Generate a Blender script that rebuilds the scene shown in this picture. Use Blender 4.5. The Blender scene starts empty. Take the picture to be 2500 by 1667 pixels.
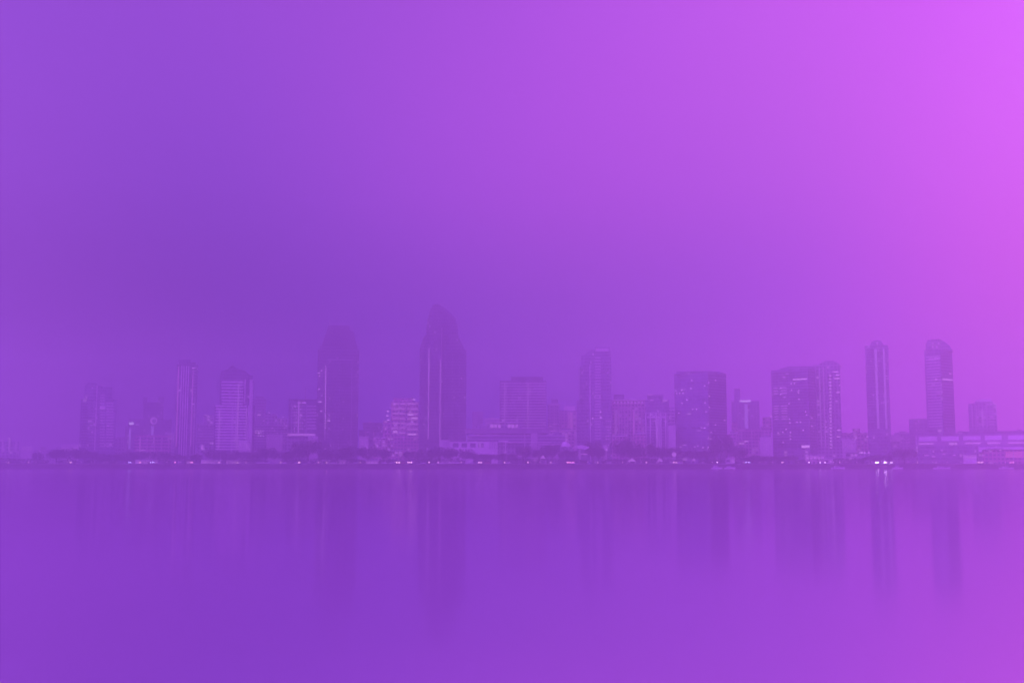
import bpy, bmesh, math, random
from mathutils import Vector, Matrix
random.seed(7)
SC = bpy.context.scene
COL = SC.collection
R_ = math.radians

# ------------------------------------------------------------------ camera
F = 2680.0                      # focal length in pixels of the 2500 px wide photograph
PITCH = math.atan(295.5 / F)
CAMZ = 5.0
cam = bpy.data.cameras.new('camera'); cam.sensor_width = 36.0; cam.lens = 36.0 * F / 2500.0
cam.clip_start = 0.5; cam.clip_end = 20000
camo = bpy.data.objects.new('camera', cam); COL.objects.link(camo)
camo.location = (0, 0, CAMZ); camo.rotation_euler = (R_(90) + PITCH, 0, 0)
SC.camera = camo

# ------------------------------------------------------------------ render settings
SC.view_settings.view_transform = 'Standard'; SC.view_settings.look = 'None'
SC.view_settings.exposure = 0.0; SC.view_settings.gamma = 1.0
SC.render.engine = 'CYCLES'
SC.cycles.volume_bounces = 10
SC.cycles.max_bounces = 14
SC.cycles.use_denoising = True
SC.cycles.caustics_reflective = False; SC.cycles.caustics_refractive = False

# ------------------------------------------------------------------ sky (a violet dusk sky, brightest pink up on the right)
def lin(c):
    c = c / 255.0
    return c / 12.92 if c <= 0.04045 else ((c + 0.055) / 1.055) ** 2.4
def L3(c): return (lin(c[0]), lin(c[1]), lin(c[2]))
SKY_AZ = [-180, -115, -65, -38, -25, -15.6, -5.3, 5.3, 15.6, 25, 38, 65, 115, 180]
SKY_EL = [-2, 6, 14, 25]
#SKYTABLE
SKY = [  # linear colour: rows by elevation, columns by azimuth
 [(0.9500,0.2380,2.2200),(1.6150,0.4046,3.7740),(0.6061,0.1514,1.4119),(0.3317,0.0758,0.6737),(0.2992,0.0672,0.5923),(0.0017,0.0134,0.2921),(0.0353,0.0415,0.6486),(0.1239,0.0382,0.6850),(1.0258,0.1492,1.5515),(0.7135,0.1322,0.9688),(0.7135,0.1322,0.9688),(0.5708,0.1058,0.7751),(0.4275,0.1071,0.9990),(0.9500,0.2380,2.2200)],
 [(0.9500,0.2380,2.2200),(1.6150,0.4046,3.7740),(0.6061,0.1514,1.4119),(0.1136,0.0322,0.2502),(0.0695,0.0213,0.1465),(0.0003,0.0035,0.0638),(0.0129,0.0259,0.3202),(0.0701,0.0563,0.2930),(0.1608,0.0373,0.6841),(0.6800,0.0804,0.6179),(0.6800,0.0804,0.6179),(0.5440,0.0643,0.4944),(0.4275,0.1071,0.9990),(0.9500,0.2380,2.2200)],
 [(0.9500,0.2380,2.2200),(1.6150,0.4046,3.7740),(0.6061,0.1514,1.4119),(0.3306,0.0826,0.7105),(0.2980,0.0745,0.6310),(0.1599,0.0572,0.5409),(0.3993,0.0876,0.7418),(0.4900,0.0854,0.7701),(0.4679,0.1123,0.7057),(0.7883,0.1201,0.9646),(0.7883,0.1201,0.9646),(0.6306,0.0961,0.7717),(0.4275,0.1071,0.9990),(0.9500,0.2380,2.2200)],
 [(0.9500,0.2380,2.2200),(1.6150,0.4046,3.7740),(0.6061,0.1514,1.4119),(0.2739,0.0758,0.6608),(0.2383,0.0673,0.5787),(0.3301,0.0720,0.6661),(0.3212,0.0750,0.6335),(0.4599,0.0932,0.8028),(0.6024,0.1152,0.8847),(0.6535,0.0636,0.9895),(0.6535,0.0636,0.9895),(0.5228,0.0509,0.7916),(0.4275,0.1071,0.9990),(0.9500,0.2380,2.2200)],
]
#END
SKY_GAIN = 8.0       # the ramps hold the colours divided by 8
def make_world():
    w = bpy.data.worlds.new('World'); SC.world = w; w.use_nodes = True
    nt = w.node_tree; N = nt.nodes; K = nt.links; N.clear()
    tc = N.new('ShaderNodeTexCoord'); sep = N.new('ShaderNodeSeparateXYZ'); K.new(tc.outputs['Generated'], sep.inputs[0])
    def math_(op, a, b=None):
        n = N.new('ShaderNodeMath'); n.operation = op
        for i, v in enumerate((a, b)):
            if v is None: continue
            if isinstance(v, (int, float)): n.inputs[i].default_value = v
            else: K.new(v, n.inputs[i])
        return n.outputs[0]
    az = math_('ARCTAN2', sep.outputs[0], sep.outputs[1])
    az01 = math_('ADD', math_('MULTIPLY', az, 1 / (2 * math.pi)), 0.5)
    el = math_('ARCSINE', sep.outputs[2])
    el01 = math_('MULTIPLY', math_('ADD', el, R_(10)), 1 / R_(50))
    def ramp(fac, stops):
        n = N.new('ShaderNodeValToRGB'); K.new(fac, n.inputs[0]); cr = n.color_ramp
        cr.interpolation = 'B_SPLINE'
        while len(cr.elements) < len(stops): cr.elements.new(0.5)
        for e, (p, c) in zip(cr.elements, sorted(stops)): e.position = p; e.color = (*c, 1)
        return n.outputs[0]
    wts = ramp(el01, [((e + 10) / 50, c) for e, c in zip(SKY_EL, [(1,0,0),(0,1,0),(0,0,1),(0,0,0)])])
    ws = N.new('ShaderNodeSeparateColor'); K.new(wts, ws.inputs[0])
    w3 = math_('SUBTRACT', 1.0, math_('ADD', math_('ADD', ws.outputs[0], ws.outputs[1]), ws.outputs[2]))
    acc = None
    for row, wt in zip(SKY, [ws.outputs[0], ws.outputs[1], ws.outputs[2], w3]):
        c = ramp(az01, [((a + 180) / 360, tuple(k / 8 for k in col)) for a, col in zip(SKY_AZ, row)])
        m = N.new('ShaderNodeVectorMath'); m.operation = 'SCALE'; K.new(c, m.inputs[0]); K.new(wt, m.inputs['Scale'])
        if acc is None: acc = m.outputs[0]
        else:
            s = N.new('ShaderNodeVectorMath'); s.operation = 'ADD'; K.new(acc, s.inputs[0]); K.new(m.outputs[0], s.inputs[1]); acc = s.outputs[0]
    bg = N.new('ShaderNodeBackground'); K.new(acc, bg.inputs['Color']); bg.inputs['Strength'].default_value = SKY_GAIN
    out = N.new('ShaderNodeOutputWorld'); K.new(bg.outputs[0], out.inputs['Surface'])
make_world()

# ------------------------------------------------------------------ sun: low, behind the city on the right, pink through the haze
SUN_AZ, SUN_EL = 34.0, 24.0
sun = bpy.data.lights.new('sun', 'SUN'); sun.energy = 0.06; sun.angle = R_(6); sun.color = (1.0, 0.62, 0.86)
suno = bpy.data.objects.new('sun', sun); COL.objects.link(suno)
sd = Vector((math.sin(R_(SUN_AZ)) * math.cos(R_(SUN_EL)), math.cos(R_(SUN_AZ)) * math.cos(R_(SUN_EL)), math.sin(R_(SUN_EL))))
suno.rotation_euler = sd.to_track_quat('Z', 'Y').to_euler()
suno.location = (600, 800, 500)

# ------------------------------------------------------------------ pixel -> place
CT, ST = math.cos(PITCH), math.sin(PITCH)
def ray(px, py):
    dx = (px - 1250) / F; dy = (833.5 - py) / F
    return dx, CT - ST * dy, ST + CT * dy
def place(px, py, Y):
    x, y, z = ray(px, py); t = Y / y
    return x * t, Y, CAMZ + z * t

# ------------------------------------------------------------------ materials
def mat(name, col, rough=0.7, vary=0.15, scale=0.15, emit=None, strength=0.0, metal=0.0, bump=0.0, spec=0.3):
    m = bpy.data.materials.new(name); m.use_nodes = True
    nt = m.node_tree; N = nt.nodes; K = nt.links; b = N['Principled BSDF']
    b.inputs['Roughness'].default_value = rough; b.inputs['Metallic'].default_value = metal
    b.inputs['Specular IOR Level'].default_value = spec
    tc = N.new('ShaderNodeTexCoord'); nz = N.new('ShaderNodeTexNoise'); nz.inputs['Scale'].default_value = scale
    nz.inputs['Detail'].default_value = 5
    K.new(tc.outputs['Object'], nz.inputs['Vector'])
    mx = N.new('ShaderNodeMix'); mx.data_type = 'RGBA'
    K.new(nz.outputs['Fac'], mx.inputs['Factor'])
    mx.inputs['A'].default_value = (*[c * (1 - vary) for c in col], 1); mx.inputs['B'].default_value = (*[min(1, c * (1 + vary)) for c in col], 1)
    K.new(mx.outputs['Result'], b.inputs['Base Color'])
    if emit: b.inputs['Emission Color'].default_value = (*emit, 1); b.inputs['Emission Strength'].default_value = strength
    if bump:
        bp = N.new('ShaderNodeBump'); bp.inputs['Strength'].default_value = bump; K.new(nz.outputs['Fac'], bp.inputs['Height']); K.new(bp.outputs[0], b.inputs['Normal'])
    return m
def wall_mat(name, col, cell=(3.4, 3.3), lit=0.05, ls=0.7, glass=(0.07, 0.08, 0.11), fill=(0.62, 0.5)):
    m = mat(name, col, 0.75, 0.10, 0.08); nt = m.node_tree; N = nt.nodes; K = nt.links; b = N['Principled BSDF']
    def mth(op, a, c=None):
        n = N.new('ShaderNodeMath'); n.operation = op
        for i, v in enumerate((a, c)):
            if v is None: continue
            if isinstance(v, (int, float)): n.inputs[i].default_value = v
            else: K.new(v, n.inputs[i])
        return n.outputs[0]
    tc = N.new('ShaderNodeTexCoord'); sp = N.new('ShaderNodeSeparateXYZ'); K.new(tc.outputs['Object'], sp.inputs[0])
    gx = mth('DIVIDE', mth('ADD', sp.outputs[0], sp.outputs[1]), cell[0]); gz = mth('DIVIDE', sp.outputs[2], cell[1])
    win = mth('MULTIPLY', mth('LESS_THAN', mth('FRACT', gx), fill[0]), mth('LESS_THAN', mth('FRACT', gz), fill[1]))
    nz = N.new('ShaderNodeNewGeometry'); ns = N.new('ShaderNodeSeparateXYZ'); K.new(nz.outputs['Normal'], ns.inputs[0])
    win = mth('MULTIPLY', win, mth('LESS_THAN', mth('ABSOLUTE', ns.outputs[2]), 0.5))
    cx = N.new('ShaderNodeCombineXYZ'); K.new(mth('FLOOR', gx), cx.inputs[0]); K.new(mth('FLOOR', gz), cx.inputs[1])
    oi = N.new('ShaderNodeObjectInfo'); K.new(mth('MULTIPLY', oi.outputs['Random'], 50.0), cx.inputs[2])
    wn = N.new('ShaderNodeTexWhiteNoise'); K.new(cx.outputs[0], wn.inputs['Vector'])
    old = b.inputs['Base Color'].links[0].from_socket
    tone = N.new('ShaderNodeMix'); tone.data_type = 'RGBA'; K.new(wn.outputs['Value'], tone.inputs['Factor'])
    tone.inputs['A'].default_value = (*[g * .6 for g in glass], 1); tone.inputs['B'].default_value = (*[g * 2.0 for g in glass], 1)
    mx = N.new('ShaderNodeMix'); mx.data_type = 'RGBA'; K.new(win, mx.inputs['Factor']); K.new(old, mx.inputs['A']); K.new(tone.outputs['Result'], mx.inputs['B']); K.new(mx.outputs['Result'], b.inputs['Base Color'])
    on = mth('MULTIPLY', win, mth('LESS_THAN', wn.outputs['Value'], lit))
    b.inputs['Emission Color'].default_value = (0.9, 0.42, 1.0, 1); K.new(mth('MULTIPLY', on, ls), b.inputs['Emission Strength'])
    return m
M = dict(
    white=mat('white_render', (0.80, 0.79, 0.77)), pale=mat('pale_concrete', (0.62, 0.61, 0.60)),
    mid=wall_mat('grey_concrete', (0.37, 0.37, 0.41)), dark=wall_mat('dark_cladding', (0.25, 0.25, 0.31), (1.7, 3.3), 0.03, 0.6, (0.10, 0.11, 0.15), (0.8, 0.6)),
    warm=wall_mat('warm_light_tint', (0.56, 0.42, 0.45), (3.2, 3.3), 0.16, 0.6), rose=wall_mat('rose_light_tint', (0.50, 0.32, 0.36), (3.2, 3.3), 0.14, 0.6),  # reddish light on the facades is put into these warm and rose colours
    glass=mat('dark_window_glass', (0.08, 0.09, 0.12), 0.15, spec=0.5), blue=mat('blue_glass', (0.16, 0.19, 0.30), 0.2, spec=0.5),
    deep=wall_mat('deep_cladding', (0.155, 0.155, 0.195), (1.7, 3.3), 0.02, 0.5, (0.06, 0.065, 0.09), (0.8, 0.6)),
    slate=mat('dark_slate_roof', (0.085, 0.085, 0.11), 0.8, 0.2, 0.3), shade=mat('weathered_concrete', (0.32, 0.30, 0.33), 0.8, 0.25, 0.2),
    plain=mat('plain_concrete', (0.50, 0.48, 0.48)), roof=mat('roof_membrane', (0.24, 0.24, 0.25)), metal=mat('painted_metal', (0.35, 0.35, 0.37), 0.4, metal=0.4),
    lit=mat('lit_window', (0.6, 0.55, 0.5), emit=(0.95, 0.50, 1.0), strength=0.9),
    soft=mat('softly_lit_window', (0.55, 0.5, 0.48), emit=(0.85, 0.38, 0.95), strength=0.4),
    dim=mat('dimly_lit_floor', (0.5, 0.42, 0.42), emit=(1.0, 0.45, 0.75), strength=0.24),
    sign=mat('lit_sign_face', (0.7, 0.7, 0.7), emit=(0.85, 0.75, 1.0), strength=0.9),
    glow=mat('lit_lamp_lens', (0.8, 0.8, 0.8), emit=(1.0, 0.6, 0.95), strength=1.3),
    bark=mat('bark', (0.08, 0.06, 0.045), 0.9, scale=2), rubber=mat('tyre_rubber', (0.02, 0.02, 0.02), 0.8),
    rock=mat('shore_rock', (0.06, 0.055, 0.05), 0.9, 0.5, 0.6, bump=0.6), soil=mat('park_ground', (0.09, 0.09, 0.06), 0.95, 0.4, 0.05),
    walk=mat('promenade_paving', (0.28, 0.26, 0.25), 0.85, 0.2, 0.4), asphalt=mat('asphalt', (0.05, 0.05, 0.05), 0.9, 0.3, 0.3),
    bedrock=mat('bay_bed', (0.08, 0.07, 0.06), 0.9),
)
LEAF = [mat('foliage_dark', (0.028, 0.042, 0.026), 0.8, 0.5, 0.4), mat('foliage_mid', (0.045, 0.062, 0.038), 0.8, 0.5, 0.4)]
CARCOL = [mat('car_paint_' + n, c, 0.35, 0.04, spec=0.5) for n, c in (('white', (0.75,0.75,0.75)), ('silver', (0.45,0.46,0.48)), ('black', (0.03,0.03,0.03)), ('red', (0.40,0.05,0.05)), ('blue', (0.06,0.10,0.30)))]
_em = {}
def beam_mat(col, s):
    k = (col, s)
    if k not in _em: _em[k] = mat('downlight_lens', (0.8, 0.8, 0.8), emit=col, strength=s)
    return _em[k]

# ------------------------------------------------------------------ mesh helpers
def link(name, bm, m, parent=None, loc=None, smooth=False):
    bmesh.ops.recalc_face_normals(bm, faces=bm.faces)
    me = bpy.data.meshes.new(name); bm.to_mesh(me); bm.free()
    if smooth:
        for p in me.polygons: p.use_smooth = True
    for mm in (m if isinstance(m, (list, tuple)) else [m]): me.materials.append(mm)
    o = bpy.data.objects.new(name, me); COL.objects.link(o)
    if parent: o.parent = parent
    if loc: o.location = loc
    return o
def add_prism(bm, ring, z0, z1, ring2=None):
    a = [bm.verts.new((u, v, z0)) for u, v in ring]; b = [bm.verts.new((u, v, z1)) for u, v in (ring2 or ring)]
    n = len(a)
    for i in range(n): bm.faces.new((a[i], a[(i + 1) % n], b[(i + 1) % n], b[i]))
    bm.faces.new(a[::-1]); bm.faces.new(b)
def add_box(bm, x0, x1, y0, y1, z0, z1): add_prism(bm, [(x0, y0), (x1, y0), (x1, y1), (x0, y1)], z0, z1)
def add_tube(bm, p, q, r0, r1=None, n=8):
    p, q = Vector(p), Vector(q); r1 = r0 if r1 is None else r1
    qd = (q - p).to_track_quat('Z', 'Y')
    A = [bm.verts.new(p + qd @ Vector((r0 * math.cos(2 * math.pi * i / n), r0 * math.sin(2 * math.pi * i / n), 0))) for i in range(n)]
    B = [bm.verts.new(q + qd @ Vector((r1 * math.cos(2 * math.pi * i / n), r1 * math.sin(2 * math.pi * i / n), 0))) for i in range(n)]
    for i in range(n): bm.faces.new((A[i], A[(i + 1) % n], B[(i + 1) % n], B[i]))
    bm.faces.new(A[::-1]); bm.faces.new(B)
def add_ball(bm, c, r, sz=1.0):
    bmesh.ops.create_icosphere(bm, subdivisions=2, radius=r, matrix=Matrix.Translation(c) @ Matrix.Diagonal((1, 1, sz, 1)))
def tag(o, label=None, cat=None, group=None, kind=None):
    if label: o['label'] = label
    if cat: o['category'] = cat
    if group: o['group'] = group
    if kind: o['kind'] = kind
    return o
def empty(name, loc, rz=0.0):
    o = bpy.data.objects.new(name, None); o.location = loc; o.rotation_euler = (0, 0, rz); o.empty_display_size = 1; COL.objects.link(o); return o
def copy_tree(o, parent=None):
    c = o.copy(); COL.objects.link(c); c.parent = parent
    for ch in list(o.children): copy_tree(ch, c)
    return c

# ------------------------------------------------------------------ setting: water, bay bed, shore, park ground
SHORE, LAND = 900.0, 4.0
def water_mat():
    m = bpy.data.materials.new('bay_water'); m.use_nodes = True
    nt = m.node_tree; N = nt.nodes; K = nt.links; b = N['Principled BSDF']
    b.inputs['Base Color'].default_value = (0.27, 0.18, 0.34, 1)
    b.inputs['Roughness'].default_value = 0.10
    b.inputs['IOR'].default_value = 9.0; b.inputs['Specular Tint'].default_value = (1.0, 0.95, 1.0, 1)
    tc = N.new('ShaderNodeTexCoord'); mp = N.new('ShaderNodeMapping'); mp.inputs['Scale'].default_value = (0.02, 0.06, 1)
    nz = N.new('ShaderNodeTexNoise'); nz.inputs['Scale'].default_value = 1.0; nz.inputs['Detail'].default_value = 3
    K.new(tc.outputs['Object'], mp.inputs[0]); K.new(mp.outputs[0], nz.inputs['Vector'])
    bp = N.new('ShaderNodeBump'); bp.inputs['Strength'].default_value = 0.02; bp.inputs['Distance'].default_value = 1.0
    K.new(nz.outputs['Fac'], bp.inputs['Height']); K.new(bp.outputs[0], b.inputs['Normal'])
    return m
bm = bmesh.new()
for s in range(1):
    vs = [bm.verts.new(p) for p in ((-840, -30, 0), (840, -30, 0), (840, SHORE + 14, 0), (-840, SHORE + 14, 0))]
    bm.faces.new(vs)
tag(link('water', bm, water_mat()), kind='structure')
bm = bmesh.new(); add_prism(bm, [(-840, SHORE + 12), (840, SHORE + 12), (840, 1540), (-840, 1540)], -1.2, LAND)
tag(link('ground', bm, M['soil']), kind='structure')
# rocky bank: a sloping strip with an uneven surface
bm = bmesh.new()
nx, ny = 900, 7; grid = []
for i in range(nx + 1):
    row = []
    x = -800 + 1600 * i / nx
    for j in range(ny + 1):
        t = j / ny
        row.append(bm.verts.new((x + random.uniform(-.5, .5), SHORE - 1.5 + 12 * t + random.uniform(-.5, .5), -0.5 + (LAND + 0.2) * min(1, t * 1.25) + random.uniform(-.3, .3))))
    grid.append(row)
for i in range(nx):
    for j in range(ny): bm.faces.new((grid[i][j], grid[i + 1][j], grid[i + 1][j + 1], grid[i][j + 1]))
tag(link('rocky_bank', bm, M['rock']), kind='structure')
bm = bmesh.new(); add_box(bm, -800, 800, SHORE + 11, SHORE + 17, LAND - 0.3, LAND + 0.12)
tag(link('promenade', bm, M['walk']), kind='structure')
bm = bmesh.new(); add_box(bm, -800, 800, SHORE + 22, SHORE + 33, LAND - 0.3, LAND + 0.06)
tag(link('road', bm, M['asphalt']), kind='structure')

# ------------------------------------------------------------------ buildings
BLD = {}
class B:
    """One building in its own frame: u to the right, v away from the bay, measured from its picture extents at its real distance."""
    def __init__(s, name, label, xc, Y, cat='building', group=None, base=LAND):
        x, y, z = ray(xc, 1000); s.az = math.atan2(x, y); s.Y = Y; s.R = Y / math.cos(s.az); s.xc = xc; s.base = base
        s.o = empty(name, (s.R * math.sin(s.az), Y, base), -s.az); tag(s.o, label, cat, group); BLD[label] = s
    def u(s, px, py=1000):
        x, y, z = ray(px, py); return s.R * math.tan(math.atan2(x, y) - s.az)
    def z(s, py):
        x, y, z = ray(s.xc, py); return CAMZ + s.R * z / math.hypot(x, y) - s.base
    def part(s, name, m, bm, par=None, label=None):
        o = link(name, bm, M[m] if isinstance(m, str) else m, par or s.o)
        if label: o['label'] = label
        return o
    def box(s, name, m, x0, x1, yt, yb=None, v0=0.0, v1=20.0, par=None, label=None):
        bm = bmesh.new(); pm = (yt + (yb or 1100)) / 2
        add_box(bm, s.u(x0, pm), s.u(x1, pm), v0, v1, 0 if yb is None else s.z(yb), s.z(yt)); return s.part(name, m, bm, par, label)
    def frus(s, name, m, b, t, yb, yt, v, par=None):   # b, t = (x0,x1) bottom/top, v = (v0,v1,tv0,tv1)
        bm = bmesh.new(); q = lambda x, w0, w1: [(s.u(x[0]), w0), (s.u(x[1]), w0), (s.u(x[1]), w1), (s.u(x[0]), w1)]
        add_prism(bm, q(b, v[0], v[1]), s.z(yb), s.z(yt), q(t, v[2], v[3])); return s.part(name, m, bm, par)
    def outline(s, name, m, pts, v0, v1, par=None):
        bm = bmesh.new(); P = [(s.u(x, y), s.z(y)) for x, y in pts]
        a = [bm.verts.new((u, v0, z)) for u, z in P]; c = [bm.verts.new((u, v1, z)) for u, z in P]; n = len(a)
        for i in range(n): bm.faces.new((a[i], a[(i + 1) % n], c[(i + 1) % n], c[i]))
        bm.faces.new(a[::-1]); bm.faces.new(c); return s.part(name, m, bm, par)
    def bands(s, name, m, x0, x1, y0, y1, n, frac=0.5, v=-0.25, par=None):
        st = (y1 - y0) / n
        for i in range(n):
            y = y0 + st * i; s.box(name, m, x0, x1, y, y + st * frac, v, 0.4, par)
    def ribs(s, name, m, xs, w, y0, y1=None, v=-0.5, par=None):
        for x in xs: s.box(name, m, x - w / 2, x + w / 2, y0, y1, v, 0.4, par)
    def wins(s, name, m, pts, w=3.0, h=2.4, v=-0.35, par=None):
        for p in pts:
            x, y = p[0], p[1]; ww = p[2] if len(p) > 2 else w
            s.box(name, m, x - ww / 2, x + ww / 2, y - h / 2, y + h / 2, v, 0.4, par)
    # --- a tower seen on its corner: left face x0..xs, right face xs..x1
    def corner(s, name, m, x0, xs, x1, yt, yb=None, phi=35, grow=0.0):
        p = R_(phi); c, sn = math.cos(p), math.sin(p); U0, US, U1 = s.u(x0), s.u(xs), s.u(x1)
        C = Vector((US, -grow)); l1 = (US - U0) / c; l2 = (U1 - US) / sn
        A = C + l1 * Vector((-c, sn)); D = C + l2 * Vector((sn, c))
        s.C, s.A, s.D, s.n1, s.n2 = C, A, D, Vector((-sn, -c)), Vector((c, -sn))
        bm = bmesh.new(); add_prism(bm, [tuple(C), tuple(D), tuple(A + D - C), tuple(A)], 0 if yb is None else s.z(yb), s.z(yt))
        return s.part(name, m, bm)
    def strip(s, name, m, face, t0, t1, ya, yb, out=0.3, par=None):     # a band on the left ('l') or right ('r') face between fractions t0..t1 from the outer edge inwards
        P, Q, n = (s.A, s.C, s.n1) if face == 'l' else (s.C, s.D, s.n2)
        a, b = P.lerp(Q, t0), P.lerp(Q, t1)
        bm = bmesh.new(); add_prism(bm, [tuple(a + n * out), tuple(b + n * out), tuple(b - n * .3), tuple(a - n * .3)], s.z(yb) if yb else 0, s.z(ya)); return s.part(name, m, bm, par)
    def strips(s, name, m, face, t0, t1, y0, y1, n, frac=0.5, out=0.3):
        st = (y1 - y0) / n
        for i in range(n): s.strip(name, m, face, t0, t1, y0 + st * i, y0 + st * (i + frac), out)
rnd = random.uniform
def scatter(x0, x1, y0, y1, nx, ny, p):
    return [(x0 + (x1 - x0) * (i + .5) / nx, y0 + (y1 - y0) * (j + .5) / ny) for i in range(nx) for j in range(ny) if random.random() < p]

# far left low blocks
b = B('apartment_block', 'small block with three columns of lit windows at the far left edge', 20, 1080)
b.box('wall', 'mid', -8, 46, 1078, v1=25); b.box('stair_tower', 'mid', 18, 29, 1069, v0=2, v1=10)
b.ribs('lit_stairwell', 'pale', [7, 23, 39], 5, 1074, 1104); b.wins('lit_window', 'lit', [(8,1087),(23,1070),(22,1092),(38,1088),(38,1094),(38,1099),(7,1099)], 5, 2)
b = B('low_building', 'long low grey building between the far left block and first condo tower', 118, 1300)
b.box('wall', 'mid', 47, 190, 1098, v1=20); b.box('roof_plant', 'roof', 100, 112, 1091, v0=3, v1=12); b.box('roof_plant', 'roof', 145, 176, 1092, v0=3, v1=12)
b.wins('lit_window', 'soft', [(70, 1103), (97, 1101), (135, 1102)], 6, 3)
# condo tower with curved crown
b = B('condo_tower', 'broad condo tower with stepped crown, leftmost tall building', 239, 1060)
b.box('wall', 'dark', 195, 283, 974, v1=26); b.box('upper_storeys', 'dark', 206, 273, 944, 980, 3, 23)
b.outline('crown', 'dark', [(207,946),(208,940),(216,933),(233,934),(240,939),(255,944),(265,943),(273,946)], 5, 20)
b.ribs('pilaster', 'pale', [234], 3, 940); b.bands('balcony', 'pale', 244, 256, 962, 1094, 19, .45); b.bands('balcony', 'pale', 259, 277, 982, 1094, 16, .45); b.bands('balcony', 'mid', 218, 232, 964, 1094, 18, .45); b.bands('window_band', 'glass', 198, 214, 984, 1094, 16, .5, -0.15)
b.wins('lit_window', 'soft', [(250, 995, 14), (233, 998, 3), (264, 1039), (225, 1055), (270, 1085, 6), (222, 1028), (248, 1026)], 5, 3)
b = B('low_building', 'low plain block tucked against right side of the stepped crown condo', 293, 1120)
b.box('wall', 'mid', 280, 308, 1067, v1=15); b.ribs('downpipe', 'pale', [301], 1.5, 1070, 1094)
# old hotel with roof turrets and round sign
b = B('hotel_block', 'dark hotel block with two roof turrets and a round sign on its front', 368, 1250)
b.box('wall', 'deep', 312, 418, 1023, v1=30); b.box('tower_storeys', 'deep', 350, 399, 981, 1030, 6, 24)
b.box('turret', 'deep', 349, 359, 969, 985, 4, 12); b.box('turret', 'deep', 386, 400, 968, 985, 4, 12); b.box('wing', 'deep', 305, 340, 1040, v0=-3, v1=20)
bm = bmesh.new(); c = (b.u(376), -0.5, b.z(1027)); add_tube(bm, (c[0], 0.3, c[2]), (c[0], -0.7, c[2]), 4.0, n=28)
rs = b.part('round_sign', 'soft', bm); bm = bmesh.new(); add_tube(bm, (c[0] + .6, 0.3, c[2] - .2), (c[0] + .6, -0.9, c[2] - .2), 2.3, n=24); b.part('sign_disc', 'dark', bm, rs)
b.wins('sign_panel', 'sign', [(321, 1034, 11)], 11, 6); b.ribs('rib', 'mid', [379, 394], 1.6, 985, 1018)
b = B('rose_block', 'low rose coloured facade in front of the turreted hotel', 372, 1040)
b.box('wall', 'rose', 328, 418, 1062, v1=18); b.ribs('pier', 'warm', [340, 358, 376, 394, 411], 5, 1066); b.bands('window_band', 'glass', 331, 415, 1070, 1100, 4, .35, -0.2); b.wins('awning', 'soft', [(346, 1099, 20), (374, 1100, 10)], 8, 3)
# slim ribbed tower
b = B('ribbed_tower', 'slim tower with bright vertical ribs, second tall one from the left', 454, 1010)
b.box('wall', 'deep', 429, 480, 890, v1=22); b.box('roof_plant', 'deep', 436, 465, 877, 895, 4, 18); b.box('roof_plant', 'deep', 465, 478, 883, 895, 4, 18)
b.ribs('rib', 'white', [440.5, 446, 452, 457.5], 2.0, 893); b.ribs('rib', 'pale', [466, 474], 1.6, 968); b.bands('balcony', 'mid', 470, 479, 896, 1090, 26, .35); b.wins('lit_window', 'lit', [(438, 953, 6), (472, 898, 7), (472, 986), (446, 1014)], 3, 2)
b = B('office_block', 'small plain office block just right of the slim ribbed tower', 498, 1180)
b.box('wall', 'mid', 480, 524, 1034, v1=22); b.box('upper_storeys', 'mid', 495, 524, 1013, 1040, 3, 20); b.bands('window_band', 'glass', 482, 522, 1040, 1094, 8, .4); b.wins('lit_window', 'soft', [(503,1013),(486,1048),(512,1038)], 6, 2)
b = B('shop_row', 'low lit shop row at foot of the balcony condo', 513, 1000)
b.box('wall', 'mid', 484, 535, 1084, v1=12); b.ribs('lit_shopfront', 'soft', [494, 528], 6, 1086, 1098); b.wins('lit_window', 'lit', [(496, 1096, 6), (517, 1082, 9)], 6, 2)
# balcony condo
b = B('balcony_condo', 'stepped condo with rows of pale balconies and peaked roof', 572, 990)
b.box('wall', 'deep', 523, 621, 990, v1=26); b.box('upper_storeys', 'deep', 536, 616, 915, 1000, 2, 24)
b.outline('crown', 'deep', [(537,918),(540,906),(556,900),(563,893),(569,891),(576,897),(600,905),(608,912),(614,918)], 4, 22)
b.bands('balcony', 'white', 541, 594, 931, 991, 8, .42); b.bands('balcony', 'white', 526, 602, 990, 1102, 16, .42)
b.ribs('pier', 'pale', [567, 576], 2.4, 988); b.ribs('pier', 'pale', [561], 1.5, 955, 985); b.ribs('pier', 'plain', [612], 9, 926); b.ribs('pier', 'pale', [598], 2.5, 925, 985); b.ribs('pier', 'pale', [605], 2, 990)
b.wins('window', 'glass', [(618, y) for y in range(932, 1094, 7)], 3, 3.5, -0.7); b.box('spire', 'metal', 567.6, 569, 884, 893, 12, 12.6)
b = B('office_block', 'dark plain tower peeking out behind right edge of the balcony condo', 632, 1280)
b.box('wall', 'deep', 612, 649, 974, v1=24); b.box('roof_plant', 'dark', 622, 644, 967, 980, 4, 16); b.bands('window_band', 'mid', 622, 648, 980, 1090, 15, .3)
b = B('apartment_block', 'midrise block speckled with small lit windows left of the antenna building', 664, 1120)
b.box('wall', 'mid', 620, 704, 1034, v1=24); b.box('upper_storeys', 'mid', 648, 676, 1010, 1040, 3, 20); b.box('upper_storeys', 'mid', 676, 702, 1020, 1040, 3, 20)
b.bands('window_band', 'glass', 622, 702, 1040, 1098, 9, .4, -0.2); b.wins('lit_window', 'lit', scatter(622, 645, 1050, 1066, 4, 4, .6) + [(644,1027),(657,1007),(632,1013,8),(691,1017)], 2.6, 2.2); b.wins('lit_window', 'soft', scatter(650, 702, 1024, 1090, 9, 11, .35), 3.2, 2.2)
b = B('office_building', 'square office building with a roof antenna left of first tapered tower', 739, 1060)
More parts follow.
